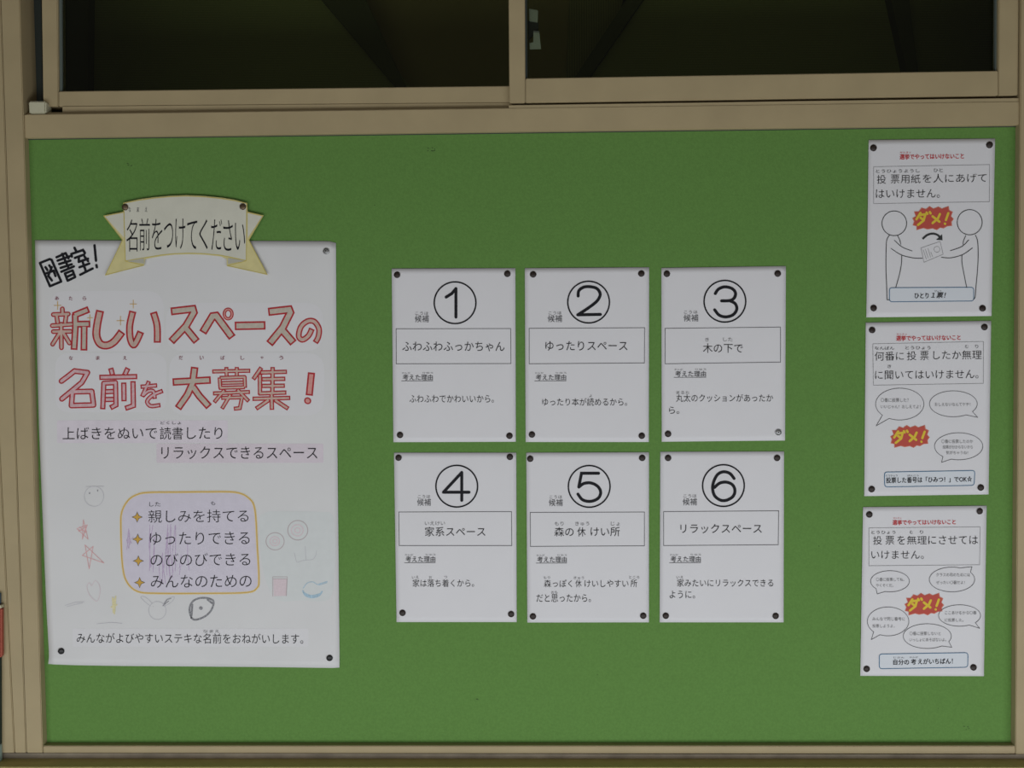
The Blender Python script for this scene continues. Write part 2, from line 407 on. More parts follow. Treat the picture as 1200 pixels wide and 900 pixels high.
def smooth(pts, closed=False, n=6):
    out = []; m = len(pts)
    segs = m if closed else m - 1
    for i in range(segs):
        if closed: p0, p1, p2, p3 = pts[i - 1], pts[i], pts[(i + 1) % m], pts[(i + 2) % m]
        else: p0, p1, p2, p3 = pts[max(0, i - 1)], pts[i], pts[i + 1], pts[min(m - 1, i + 2)]
        for k in range(n):
            t = k / n
            out.append(tuple(0.5 * (2 * p1[c] + (p2[c] - p0[c]) * t + (2 * p0[c] - 5 * p1[c] + 4 * p2[c] - p3[c]) * t * t
                       + (3 * p1[c] - p0[c] - 3 * p2[c] + p3[c]) * t ** 3) for c in range(2)))
    if not closed: out.append(pts[-1])
    return out

def ell(cx, cy, rx, ry, n=40, a0=0, a1=360):
    return [(cx + rx * math.cos(math.radians(a0 + (a1 - a0) * i / n)), cy + ry * math.sin(math.radians(a0 + (a1 - a0) * i / n))) for i in range(n + (0 if a1 - a0 == 360 else 1))]

def ink(sh, name, strokes, wpx, m, layer=3, crop=None, caps=True, on=None):
    """strokes: list of (points, closed) or point lists; widths in photo pixels; crop = (ox, oy, scale) of the points"""
    vs_ = []; fs = []; ribbon_step[0] = 0
    conv = lambda x, y: sh.pt(x, y, layer)
    for st in strokes:
        pts, cl = st if isinstance(st, tuple) else (st, False)
        if crop: pts = [(crop[0] + x / crop[2], crop[1] + y / crop[2]) for x, y in pts]
        add_ribbon(vs_, fs, pts, wpx, conv, caps, cl)
    return link_mesh(name, vs_, fs, m, on or sh.o)

def fill(sh, name, poly, m, layer=1, crop=None, cell=9.0, on=None):
    """filled outline (pixels), cut into cells so it follows the paper"""
    if crop: poly = [(crop[0] + x / crop[2], crop[1] + y / crop[2]) for x, y in poly]
    bm = bmesh.new()
    bm.faces.new([bm.verts.new((x, -y, 0)) for x, y in poly]); bm.normal_update()
    if bm.faces[:][0].normal.z < 0: bmesh.ops.reverse_faces(bm, faces=bm.faces)
    bmesh.ops.triangulate(bm, faces=bm.faces)
    for ax in range(2):
        lo = min(v.co[ax] for v in bm.verts); hi = max(v.co[ax] for v in bm.verts); x = lo + cell
        while x < hi:
            no = Vector((1, 0, 0)) if ax == 0 else Vector((0, 1, 0))
            bmesh.ops.bisect_plane(bm, geom=bm.verts[:] + bm.edges[:] + bm.faces[:], plane_co=no * x, plane_no=no)
            x += cell
    bm.verts.index_update()
    vs_ = [sh.pt(v.co.x, -v.co.y, layer) for v in bm.verts]
    fs = [tuple(v.index for v in f.verts) for f in bm.faces]
    bm.free()
    return link_mesh(name, vs_, fs, m, on or sh.o)

def text(sh, name, body, xl, xr, yl, h, m, yr=None, weight=0.0, layer=4, crop=None, bow=0.0, shear=0.0, res=4, on=None):
    """printed line: the ink of the line fills xl..xr, centred on yl (left end) .. yr (right end), h tall"""
    if yr is None: yr = yl
    if crop:
        xl, xr = crop[0] + xl / crop[2], crop[0] + xr / crop[2]
        yl, yr = crop[1] + yl / crop[2], crop[1] + yr / crop[2]; h = h / crop[2]; bow = bow / crop[2]; shear = shear / crop[2]
    c = bpy.data.curves.new(name, 'FONT'); c.body = body; c.resolution_u = res; c.offset = min(0.0, weight)
    o = bpy.data.objects.new(name, c); COL.objects.link(o)
    dg = bpy.context.evaluated_depsgraph_get(); dg.update()
    ev = o.evaluated_get(dg); me = ev.to_mesh()
    co = [tuple(v.co) for v in me.vertices]; fs = [tuple(p.vertices) for p in me.polygons]
    ev.to_mesh_clear(); bpy.data.objects.remove(o); bpy.data.curves.remove(c)
    x0 = min(v[0] for v in co); x1 = max(v[0] for v in co); y0 = min(v[1] for v in co); y1 = max(v[1] for v in co)
    # bold lettering is struck three times, a hair apart
    out = []; allf = []; k = weight * h * 0.9
    for n_, (sx, sy) in enumerate([(0, 0)] if weight <= 0 else [(-k, -k * 0.6), (k, -k * 0.6), (0, k * 0.6)]):
        b0 = len(out)
        for x, y, z in co:
            u = (x - x0) / max(1e-6, x1 - x0); v = (y - y0) / max(1e-6, y1 - y0)
            px = xl + (xr - xl) * u + shear * (v - 0.5) + sx
            py = yl + (yr - yl) * u - bow * 4 * u * (1 - u) + h * (0.5 - v) + sy
            out.append(sh.pt(px, py, layer) - Vector((0, 3e-6 * n_, 0)))
        allf += [tuple(q + b0 for q in f) for f in fs]
    fs = allf
    return link_mesh(name, out, fs, m, on or sh.o)

def lathe(prof, n=20):
    vs_ = []; fs = []
    for r, d in prof:
        for j in range(n):
            a = 2 * math.pi * j / n; vs_.append((r * math.cos(a), -d, r * math.sin(a)))
    for i in range(len(prof) - 1):
        for j in range(n):
            a = i * n + j; b = i * n + (j + 1) % n
            fs.append((a, b, b + n, a + n))
    fs.append(tuple(range(n - 1, -1, -1))); k = (len(prof) - 1) * n; fs.append(tuple(range(k, k + n)))
    return vs_, fs
HEAD = [(0.0048, 0.0), (0.0055, 0.0003), (0.0056, 0.0009), (0.0052, 0.0016), (0.0042, 0.0023), (0.0026, 0.0028), (0.0008, 0.0030)]
SHANK = [(0.0006, 0.0002), (0.0006, -0.0060), (0.0001, -0.0085)]
def mesh_of(name, prof, m, n=20):
    v, f = lathe(prof, n); me = bpy.data.meshes.new(name); me.from_pydata(v, [], f); me.update()
    bm = bmesh.new(); bm.from_mesh(me); bmesh.ops.recalc_face_normals(bm, faces=bm.faces); bm.to_mesh(me); bm.free()
    for p in me.polygons: p.use_smooth = True
    me.materials.append(m); return me
TACK = {k: (mesh_of('tack_head', HEAD, M[m]), mesh_of('tack_shank', SHANK, M['silver'], 8)) for k, m in
        (('brown', 'tack'), ('black', 'tack_black'), ('brass', 'brass'), ('silver', 'silver'))}
RING = mesh_of('tack_ring', [(0.0036, 0.0022), (0.0037, 0.0028), (0.0030, 0.00295), (0.0029, 0.0022)], M['darksteel'])
DOT = mesh_of('tack_centre', [(0.0013, 0.0026), (0.0013, 0.0033), (0.0008, 0.0035)], M['darksteel'], 12)
def tack(sh, px, py, label, kind='brown', group=None, tilt=(0, 0)):
    loc = P(px, py, sh.depth(px, py) + 0.0002)
    o = bpy.data.objects.new('thumbtack', TACK[kind][0]); COL.objects.link(o); o.location = loc
    o.rotation_euler = (math.radians(random.uniform(-6, 6)), 0, math.radians(random.uniform(-6, 6)))
    s = bpy.data.objects.new('shank', TACK[kind][1]); COL.objects.link(s); s.parent = o
    if kind == 'silver':
        for me, nm in ((RING, 'ring'), (DOT, 'centre')):
            c = bpy.data.objects.new(nm, me); COL.objects.link(c); c.parent = o
    tag(o, label, 'thumbtack', group or 'thumbtacks holding the papers')
    return o

# ------------------------------------------------------------------ the six numbered sheets
S = 4.094
KANJI = {1: '1', 2: '2', 3: '3', 4: '4', 5: '5', 6: '6'}
DIG = {
 1: ([(298, 177), (325, 160), (345, 136), (345, 273)], False),
 2: ([(297, 172), (300, 147), (322, 130), (352, 127), (385, 135), (402, 158), (398, 180), (380, 203), (340, 233), (295, 262)], True),
 3: ([(300, 160), (315, 139), (345, 128), (380, 136), (397, 158), (390, 182), (368, 194), (330, 195)], True),
 4: ([(373, 272), (373, 138), (285, 233), (408, 233)], False),
 5: ([(395, 142), (313, 142), (300, 208)], False),
 6: ([(390, 167), (370, 143), (340, 135), (312, 147), (293, 180), (287, 215), (297, 250), (325, 271), (355, 271), (385, 253), (394, 225), (383, 198), (355, 185), (322, 189), (296, 210)], True)}
DIG2 = {2: ([(295, 262), (404, 260)], False), 3: ([(368, 194), (395, 208), (403, 235), (385, 262), (350, 272), (318, 263), (297, 238)], True),
        5: ([(302, 207), (325, 191), (360, 189), (392, 206), (405, 234), (392, 263), (355, 277), (318, 269), (296, 242)], True)}
CAND = {
 1: dict(o=(450, 305), q=[(459, 314.8), (604, 314.3), (604.5, 517.7), (461, 518.2)], c=(341, 204), k=(148, 215, 281), f=(150, 213, 255),
     box=[(58, 329), (608, 328), (609, 496), (59, 497)], r=(90, 234, 564), title=[('ふわふわふっかちゃん', 88, 578, 414, 46)], tf=[],
     body=[('ふわふわでかわいいから。', 122, 527, 665, 36)], bf=[], pins=[(63, 70), (592, 65), (77, 838), (602, 842)]),
 2: dict(o=(605, 305), q=[(615, 314.3), (760.7, 313.3), (760.3, 518), (616, 518)], c=(347, 201), k=(151, 220, 280), f=(155, 217, 253),
     box=[(62, 327), (616, 324), (615, 493), (62, 497)], r=(94, 239, 564), title=[('ゆったりスペース', 140, 533, 411, 45)], tf=[],
     body=[('ゆったり本が読めるから。', 125, 532, 680, 37)], bf=[('よ', 350, 364, 651, 13)], pins=[(81, 68), (600, 64), (75, 836), (602, 842)]),
 3: dict(o=(765, 305), q=[(775, 314), (921, 311.8), (920, 516.2), (775.5, 517.7)], c=(346, 197), k=(148, 219, 277), f=(150, 215, 249),
     box=[(59, 327), (613, 321), (613, 489), (59, 497)], r=(108, 255, 547), title=[('木の下で', 241, 432, 422, 45)], tf=[('き', 252, 270, 381, 18), ('した', 338, 383, 380, 18)],
     body=[('丸太のクッションがあったか', 112, 577, 661, 37), ('ら。', 78, 127, 720, 34)], bf=[('まるた', 113, 176, 635, 14)], pins=[(67, 65), (599, 64), (73, 833), (602, 825)]),
 4: dict(o=(450, 520), q=[(461.7, 530.5), (605, 530.5), (605.5, 729), (464.7, 729)], c=(349, 204), k=(159, 225, 281), f=(162, 222, 254),
     box=[(71, 328), (612, 326), (613, 489), (73, 489)], r=(104, 246, 556), title=[('家系スペース', 197, 486, 422, 45)], tf=[('いえけい', 196, 293, 382, 19)],
     body=[('家は落ち着くから。', 138, 432, 669, 36)], bf=[('いえ', 134, 167, 641, 14), ('お', 216, 230, 641, 14), ('つ', 288, 303, 640, 10)], pins=[(70, 67), (604, 63), (89, 811), (610, 817)]),
 5: dict(o=(605, 520), q=[(616.7, 530.5), (760.5, 530), (760.5, 729.3), (618, 729.5)], c=(350, 205), k=(156, 223, 283), f=(160, 220, 256),
     box=[(67, 330), (615, 328), (615, 490), (68, 493)], r=(101, 242, 558), title=[('森の', 183, 275, 423, 44), ('休', 293, 333, 423, 44), ('けい所', 357, 497, 422, 44)],
     tf=[('もり', 184, 227, 384, 19), ('きゅう', 283, 350, 384, 19), ('じょ', 454, 498, 384, 19)],
     body=[('森っぽく', 133, 268, 671, 36), ('休', 284, 313, 671, 36), ('けいしやすい', 328, 538, 671, 34), ('所', 549, 580, 670, 36), ('だと思ったから。', 97, 358, 741, 37)],
     bf=[('もり', 131, 162, 643, 13), ('きゅう', 276, 325, 644, 13), ('ところ', 541, 591, 641, 13), ('おも', 168, 198, 713, 13)], pins=[(67, 72), (604, 68), (80, 828), (609, 825)]),
 6: dict(o=(765, 520), q=[(773.8, 529.5), (918.8, 529), (918.3, 729.3), (773, 729.3)], c=(339, 201), k=(144, 212, 279), f=(147, 210, 251),
     box=[(52, 326), (604, 322), (602, 485), (52, 489)], r=(86, 230, 556), title=[('リラックスペース', 133, 523, 408, 44)], tf=[],
     body=[('家みたいにリラックスできる', 117, 578, 668, 36), ('ように。', 81, 203, 724, 36)], bf=[('いえ', 114, 147, 641, 14)], pins=[(73, 68), (596, 68), (62, 825), (589, 826)]),
}
POS = {1: 'top row, first from left', 2: 'top row, middle', 3: 'top row, right', 4: 'bottom row, left', 5: 'bottom row, middle', 6: 'bottom row, right'}
for n, s in CAND.items():
    cr = (*s['o'], S)
    sh = Sheet('notice_sheet', *s['q'], M['paper'], bulge=0.0006 + 0.0003 * (n % 3))
    tag(sh.o, 'white candidate sheet with the circled number %d on green board, %s' % (n, POS[n]), 'notice', 'six numbered candidate sheets')
    ink(sh, 'number_ring', [(ell(*s['c'], 100, 100, 48), True)], 1.75, M['ink'], crop=cr)
    dg_ = [smooth(DIG[n][0]) if DIG[n][1] else DIG[n][0]]
    if n in DIG2: dg_.append(smooth(DIG2[n][0]) if DIG2[n][1] else DIG2[n][0])
    ink(sh, 'number', dg_, 3.5, M['ink'], crop=cr)
    text(sh, 'candidate_word', '候補', s['k'][0], s['k'][1], s['k'][2], 34, M['grey_ink'], crop=cr)
    text(sh, 'reading_aid', 'こうほ', s['f'][0], s['f'][1], s['f'][2], 15, M['pale_ink'], crop=cr)
    ink(sh, 'title_frame', [(s['box'], True)], 0.62, M['grey_ink'], crop=cr)
    for t in s['title']: text(sh, 'title_lettering', *t, M['ink'], crop=cr, weight=-0.004)
    for t in s['tf']: text(sh, 'reading_aid', *t, M['pale_ink'], crop=cr)
    x0, x1, yc = s['r']
    text(sh, 'reason_heading', '考えた理由', x0, x1, yc - 2, 28, M['grey_ink'], crop=cr, weight=0.01)
    ink(sh, 'underline', [[(x0 - 6, yc + 15), (x1, yc + 15)]], 0.55, M['grey_ink'], crop=cr)
    text(sh, 'reading_aid', 'かんが', x0 - 4, x0 + 36, yc - 23, 9, M['pale_ink'], crop=cr)
    text(sh, 'reading_aid', 'りゆう', x0 + 96, x1 + 1, yc - 23, 9, M['pale_ink'], crop=cr)
    for t in s['body']: text(sh, 'body_lettering', *t, M['ink'], crop=cr, weight=-0.006)
    for t in s['bf']: text(sh, 'reading_aid', *t, M['pale_ink'], crop=cr)
    for (x, y), cor in zip(s['pins'], ('upper left', 'upper right', 'lower left', 'lower right')):
        if n == 3 and cor == 'lower right':
            tack(sh, cr[0] + x / S, cr[1] + y / S, 'clear silvery ringed thumbtack in lower right corner of sheet number 3', 'silver')
        else:
            tack(sh, cr[0] + x / S, cr[1] + y / S, 'dark brown domed thumbtack in %s corner of sheet number %d' % (cor, n))

# ------------------------------------------------------------------ the three election manner sheets
def burst(sh, x0, y0, x1, y1, cr):
    X = lambda u, v: (x0 + (x1 - x0) * u, y0 + (y1 - y0) * v)
    spikes = [(0.02, 0.50), (0.10, 0.42), (0.06, 0.22), (0.17, 0.22), (0.24, 0.06), (0.34, 0.12), (0.43, 0.0), (0.52, 0.10), (0.64, 0.02), (0.72, 0.10),
              (0.88, 0.0), (0.90, 0.17), (0.98, 0.24), (0.94, 0.42), (1.0, 0.54), (0.95, 0.66), (0.96, 0.82), (0.85, 0.84), (0.76, 0.93), (0.68, 0.90),
              (0.60, 1.0), (0.50, 0.93), (0.38, 0.97), (0.28, 0.92), (0.12, 1.0), (0.12, 0.84), (0.03, 0.80), (0.06, 0.64)]
    big = [X(0.5 + (u - 0.5) * 1.05, 0.5 + (v - 0.5) * 1.08) for u, v in spikes]
    o_ = fill(sh, 'burst', [X(*p) for p in spikes], M['burst_red'], 3, cr); fill(sh, 'burst_rim', big, M['burst_halo'], 2, cr, on=o_)
    st = [[(0.20, 0.27), (0.10, 0.55)], [(0.19, 0.36), (0.32, 0.33), (0.28, 0.60), (0.14, 0.80)], [(0.20, 0.48), (0.27, 0.58)], [(0.35, 0.25), (0.37, 0.31)], [(0.43, 0.23), (0.45, 0.29)],
          [(0.68, 0.32), (0.63, 0.52), (0.50, 0.72)], [(0.50, 0.42), (0.67, 0.66)], [(0.89, 0.28), (0.83, 0.58)], [(0.805, 0.745), (0.81, 0.755)]]
    ink(sh, 'burst_lettering', [[X(*p) for p in s_] for s_ in st], 2.75, M['yellow'], 4, cr, on=o_)

def bubble(sh, cx, cy, rx, ry, base1, tip, base2, lines, cr):
    a1 = math.atan2((base1[1] - cy) / ry, (base1[0] - cx) / rx); a2 = math.atan2((base2[1] - cy) / ry, (base2[0] - cx) / rx)
    # go the long way round from one foot of the tail to the other
    d = (a2 - a1) % (2 * math.pi)
    if d < math.pi: d -= 2 * math.pi
    pts = [(cx + rx * math.cos(a1 + d * i / 44), cy + ry * math.sin(a1 + d * i / 44)) for i in range(45)] + [tip]
    o_ = ink(sh, 'speech_bubble', [(pts, True)], 0.6, M['grey_ink'], 3, cr)
    for t in lines: text(sh, 'bubble_lettering', *t, M['pale_ink'], crop=cr, res=2, on=o_)

def rrect(q, r):
    out = []
    for i in range(4):
        p, a, b = q[i], q[i - 1], q[(i + 1) % 4]
        la, lb = math.dist(p, a), math.dist(p, b)
        pa = [p[k] + (a[k] - p[k]) * r / la for k in range(2)]; pb = [p[k] + (b[k] - p[k]) * r / lb for k in range(2)]
        for j in range(6):
            t = j / 5; out.append(tuple((1 - t) ** 2 * pa[k] + 2 * t * (1 - t) * p[k] + t * t * pb[k] for k in range(2)))
    return out
def blue_box(sh, q, cr):
    o = rrect(q, 22); p_ = fill(sh, 'message_panel', o, M['bluewash'], 1, cr); ink(sh, 'message_frame', [(o, True)], 0.9, M['blue_line'], 3, cr, on=p_)

GRP = 'election manner sheets down the right side'
# top sheet
a, b = (1005, 155, 7.059), (1005, 235, 6.429)
sa = Sheet('notice_sheet', (1018, 164), (1166.2, 162.4), (1162, 370.3), (1015.3, 371.9), M['paper'], bulge=0.0010)
tag(sa.o, 'white sheet with two outlined figures handing over a ballot paper, top right', 'notice', GRP)
text(sa, 'heading', '選挙でやってはいけないこと', 350, 880, 204, 44, M['red_print'], yr=197, crop=a, weight=0.025)
text(sa, 'reading_aid', 'せんきょ', 352, 440, 168, 14, M['red_print'], yr=166, crop=a)
ink(sa, 'rule_frame', [([(133, 286), (1093, 268), (1090, 575), (133, 591)], True)], 0.42, M['pale_ink'], 3, a)
for t, x0, x1, y in (('投', 160, 235, 390), ('票', 276, 345, 388), ('用紙', 358, 520, 386)):
    text(sa, 'rule_lettering', t, x0, x1, y, 72, M['ink'], crop=a, weight=-0.008)
text(sa, 'rule_lettering', 'を人にあげて', 540, 1068, 383, 72, M['ink'], yr=376, crop=a, weight=-0.008)
text(sa, 'rule_lettering', 'はいけません。', 152, 680, 509, 72, M['ink'], yr=506, crop=a, weight=-0.008)
text(sa, 'reading_aid', 'とうひょうようし', 152, 515, 323, 28, M['grey_ink'], yr=319, crop=a); text(sa, 'reading_aid', 'ひと', 630, 705, 315, 30, M['grey_ink'], crop=a)
fig = [(ell(277, 172, 93, 93, 40), True), smooth([(240, 262), (223, 290), (216, 340), (214, 500), (219, 640), (222, 748)]), [(222, 748), (242, 748)],
       smooth([(302, 266), (318, 298), (325, 330)]), smooth([(333, 415), (330, 480), (315, 560), (288, 655)]),
       smooth([(278, 300), (335, 350), (410, 380)]), smooth([(253, 362), (330, 410), (420, 433), (487, 435)])]
ink(sa, 'drawn_figure', fig, 0.85, M['arrow'], 3, b)
fig = [(ell(845, 164, 94, 95, 40), True), smooth([(888, 262), (904, 305), (909, 400), (904, 520), (893, 640), (886, 725), (873, 745)]),
       smooth([(815, 265), (800, 300), (795, 330)]), smooth([(787, 412), (787, 470), (803, 560), (822, 655)]),
       smooth([(838, 297), (785, 347), (700, 378)]), smooth([(865, 358), (795, 406), (705, 432), (632, 428)])]
ink(sa, 'drawn_figure', fig, 0.85, M['arrow'], 3, b)
ink(sa, 'ballot_drawing', [([(478, 358), (622, 308), (645, 405), (500, 466)], True), (ell(598, 368, 22, 22, 24), True)], 0.42, M['pale_ink'], 3, b)
ink(sa, 'ballot_lines', [[(495, 372), (518, 442)], [(510, 366), (532, 432)], [(530, 360), (550, 428)], [(552, 388), (566, 425)]], 0.4, M['pale_ink'], 3, b)
ink(sa, 'arrow', [smooth([(490, 290), (522, 262), (560, 250), (595, 256), (620, 274)])], 2.4, M['arrow'], 3, b, caps=False)
fill(sa, 'arrow_head', [(637, 254), (640, 300), (592, 296)], M['arrow'], 3, b)
burst(sa, 413, 48, 717, 217, b)
blue_box(sa, [(240, 657), (875, 654), (875, 757), (240, 763)], b)
text(sa, 'message', 'ひとり', 430, 535, 717, 40, M['ink'], crop=b, weight=0.03); text(sa, 'message', '１票！', 558, 662, 714, 42, M['ink'], crop=b, weight=0.03, shear=10)
text(sa, 'reading_aid', 'ぴょう', 580, 630, 682, 14, M['grey_ink'], crop=b)
for (x, y, c), cor in zip(((130, 130, a), (1090, 105, a), (120, 810, b), (940, 812, b)), ('upper left', 'upper right', 'lower left', 'lower right')):
    tack(sa, c[0] + x / c[2], c[1] + y / c[2], 'dark brown thumbtack in %s corner of the sheet with two drawn figures' % cor)

# middle sheet
a, b = (1005, 370, 7.273), (1005, 450, 6.43)
sb = Sheet('notice_sheet', (1014.6, 378), (1161.5, 376), (1158.5, 579.4), (1012.8, 581.4), M['paper'], bulge=0.0008)
tag(sb.o, 'white sheet with three speech bubbles, middle of the right column', 'notice', GRP)
text(sb, 'heading', '選挙でやってはいけないこと', 330, 878, 193, 44, M['red_print'], yr=186, crop=a, weight=0.025)
text(sb, 'reading_aid', 'せんきょ', 332, 420, 157, 14, M['red_print'], crop=a)
ink(sb, 'rule_frame', [([(130, 240), (1073, 220), (1072, 577), (135, 593)], True)], 0.42, M['pale_ink'], 3, a)
for t, x0, x1, y in (('何番に', 147, 395, 346), ('投', 421, 501, 343), ('票', 535, 606, 342), ('したか無理', 646, 1058, 336)):
    text(sb, 'rule_lettering', t, x0, x1, y, 76, M['ink'], crop=a, weight=-0.008, yr=y - 3)
text(sb, 'rule_lettering', 'に聞いてはいけません。', 150, 1030, 507, 74, M['ink'], yr=498, crop=a, weight=-0.008)
for t, x0, x1, y, h in (('なんばん', 147, 312, 276, 28), ('とうひょう', 408, 622, 274, 28), ('む', 917, 945, 263, 28), ('り', 1004, 1029, 262, 30), ('き', 255, 286, 432, 28)):
    text(sb, 'reading_aid', t, x0, x1, y, h, M['grey_ink'], crop=a)
bubble(sb, 318, 152, 182, 120, (185, 237), (140, 316), (235, 265), [('〇番に投票した？', 175, 385, 122, 30), ('いいじゃん！おしえてよ！', 175, 475, 172, 27)], b)
bubble(sb, 722, 150, 180, 98, (865, 208), (906, 252), (818, 235), [('おしえないなんてケチ！', 582, 850, 154, 26)], b)
bubble(sb, 762, 470, 182, 102, (642, 548), (633, 591), (705, 568), [('〇番に投票したのか', 632, 870, 433, 28), ('結果が分からないから', 642, 868, 475, 28), ('気がちゃうね！', 668, 832, 518, 27)], b)
burst(sb, 247, 315, 537, 475, b)
blue_box(sb, [(203, 664), (884, 652), (878, 764), (204, 776)], b)
text(sb, 'message', '投票した番号は「ひみつ！」でOK☆', 215, 862, 726, 44, M['ink'], yr=716, crop=b, weight=0.022)
text(sb, 'reading_aid', 'とうひょう', 214, 300, 691, 13, M['grey_ink'], crop=b); text(sb, 'reading_aid', 'ばんごう', 376, 460, 690, 13, M['grey_ink'], crop=b)
for (x, y, c), cor in zip(((123, 122, a), (1080, 97, a), (105, 792, b), (927, 780, b)), ('upper left', 'upper right', 'lower left', 'lower right')):
    tack(sb, c[0] + x / c[2], c[1] + y / c[2], 'dark brown thumbtack in %s corner of the sheet with three speech bubbles' % cor)

# bottom sheet
a, b = (1005, 585, 7.5), (1005, 655, 6.206)
sc_ = Sheet('notice_sheet', (1011.4, 594.3), (1156.3, 592.6), (1153, 792.4), (1008.2, 792), M['paper'], bulge=0.0009)
tag(sc_.o, 'white sheet with five speech bubbles, bottom of the right column', 'notice', GRP)
text(sc_, 'heading', '選挙でやってはいけないこと', 308, 862, 206, 44, M['red_print'], yr=200, crop=a, weight=0.025)
text(sc_, 'reading_aid', 'せんきょ', 312, 385, 166, 14, M['red_print'], crop=a)
ink(sc_, 'rule_frame', [([(100, 253), (1078, 244), (1073, 577), (100, 586)], True)], 0.42, M['pale_ink'], 3, a)
for t, x0, x1, y in (('投', 137, 214, 363), ('票', 247, 322, 362), ('を', 350, 418, 361), ('無理', 436, 608, 361), ('にさせては', 622, 1058, 358)):
    text(sc_, 'rule_lettering', t, x0, x1, y, 75, M['ink'], crop=a, weight=-0.008)
text(sc_, 'rule_lettering', 'いけません。', 122, 582, 489, 72, M['ink'], crop=a, weight=-0.008)
for t, x0, x1, y, h in (('とうひょう', 122, 333, 292, 28), ('む', 459, 487, 291, 28), ('り', 549, 577, 290, 30)):
    text(sc_, 'reading_aid', t, x0, x1, y, h, M['grey_ink'], crop=a)
bubble(sc_, 236, 163, 141, 77, (138, 215), (143, 255), (200, 240), [('〇番に投票してね。', 135, 340, 150, 26), ('やくそくだ。', 135, 260, 193, 24)], b)
bubble(sc_, 687, 150, 165, 90, (745, 70), (832, 57), (820, 98), [('クラスの和のためには', 572, 818, 116, 26), ('ぜったい〇番だよ！', 572, 780, 172, 25)], b)
bubble(sc_, 222, 455, 151, 105, (118, 530), (100, 587), (165, 550), [('みんなで同じ番号に', 108, 345, 437, 26), ('投票しようよ。', 108, 270, 488, 25)], b)
bubble(sc_, 742, 412, 153, 78, (858, 465), (888, 505), (810, 480), [('ここあけるから〇番', 635, 865, 392, 26), ('に投票した。', 635, 770, 445, 25)], b)
bubble(sc_, 507, 562, 175, 90, (655, 600), (685, 643), (612, 633), [('〇番に投票しないと', 378, 605, 543, 26), ('いっしょにあそばないよ。', 378, 645, 588, 25)], b)
burst(sc_, 342, 253, 622, 405, b)
blue_box(sc_, [(158, 692), (803, 682), (801, 788), (158, 799)], b)
text(sc_, 'message', '自分の', 260, 374, 751, 40, M['ink'], crop=b, weight=0.022); text(sc_, 'message', '考', 388, 426, 748, 40, M['ink'], crop=b, weight=0.022)
text(sc_, 'message', 'えがいちばん！', 440, 692, 746, 40, M['ink'], yr=742, crop=b, weight=0.022)
text(sc_, 'reading_aid', 'じぶん', 262, 340, 717, 12, M['grey_ink'], crop=b); text(sc_, 'reading_aid', 'かんが', 379, 440, 715, 12, M['grey_ink'], crop=b)
for (x, y, c), cor in zip(((102, 134, a), (1072, 105, a), (65, 799, b), (842, 788, b)), ('upper left', 'upper right', 'lower left', 'lower right')):
    tack(sc_, c[0] + x / c[2], c[1] + y / c[2], 'dark brown thumbtack in %s corner of the sheet with five speech bubbles' % cor)

# ------------------------------------------------------------------ the large poster
def curl(u, v):
    # loose lower left corner and a softly waving lower edge
    k = max(0.0, v - 0.93) / 0.07; c = max(0.0, 1 - u / 0.16)
    return 0.006 * k * k * c + 0.0014 * k * math.sin(u * 9.0) * (1 - c) + 0.0012 * max(0.0, (0.1 - u) / 0.1) * v
po = Sheet('poster', (41, 281.5), (393.6, 284.8), (397.8, 782.3), (56.5, 778), M['poster'], d0=0.0013, bulge=0.0010,
    left=[(41, 281.5), (43, 400), (45.6, 500), (50.5, 620), (54, 705), (56.5, 750), (57.5, 768), (56.5, 778)],
    top=[(41, 281.5), (200, 282), (385, 282.6), (391, 283), (393.6, 284.8)], right=[(393.6, 284.8), (394.6, 450), (396.6, 640), (397.9, 770), (397.8, 782.3)],
    bottom=[(56.5, 778), (62, 778.6), (90, 779.6), (140, 780.4), (300, 781.6), (392, 782.8), (397.8, 782.3)], lift=curl, nu=44, nv=60)
tag(po.o, 'large white handmade poster with red outlined lettering at the left of board', 'poster')
A7, A8 = (0, 220, 2.857), (30, 480, 2.9025)
def patch(poly, m): fill(po, 'pasted_slip', poly, M[m], 0)
def rp(x0, y0, x1, y1, r, cr): return [(cr[0] + x / cr[2], cr[1] + y / cr[2]) for x, y in rrect([(x0, y0), (x1, y0), (x1, y1), (x0, y1)], r)]
patch(rp(165, 345, 548, 547, 60, A7), 'patch'); patch(rp(556, 385, 1082, 547, 60, A7), 'patch')
patch(rp(185, 553, 558, 752, 50, A7), 'patch'); patch(rp(566, 553, 1086, 762, 60, A7), 'patch')
B1 = (40, 480, 3.333)
patch(rp(90, 42, 756, 130, 6, B1), 'lilacpatch'); patch(rp(478, 133, 1130, 208, 6, B1), 'pinkpatch')
patch(rp(160, 745, 962, 806, 6, A8), 'patch')
# library! in black brush strokes
K = (30, 270, 8.0)
lib = [([(134, 306), (225, 270), (243, 276), (333, 480), (228, 524)], True), [(186, 345), (204, 372)], [(222, 328), (236, 352)], [(196, 402), (262, 378), (280, 428)], [(245, 345), (212, 425), (246, 470)],
       [(290, 252), (375, 214), (402, 262)], [(300, 284), (412, 244)], [(315, 316), (420, 284)], [(328, 352), (432, 318)], [(335, 388), (452, 338)], [(342, 220), (402, 350)],
       ([(368, 404), (440, 376), (464, 438), (394, 472)], True), [(384, 438), (446, 410)],
       [(458, 164), (474, 196)], [(434, 246), (428, 222), (538, 184), (556, 212)], [(462, 258), (548, 228)], [(500, 246), (498, 296), (585, 266)], [(552, 246), (585, 288)], [(505, 346), (596, 312)], [(536, 300), (566, 388)], [(512, 416), (628, 358)],
       [(646, 140), (660, 284)], [(664, 326), (668, 346)]]
ink(po, 'brush_lettering', lib, 2.9, M['ink'], 3, K, caps=True)
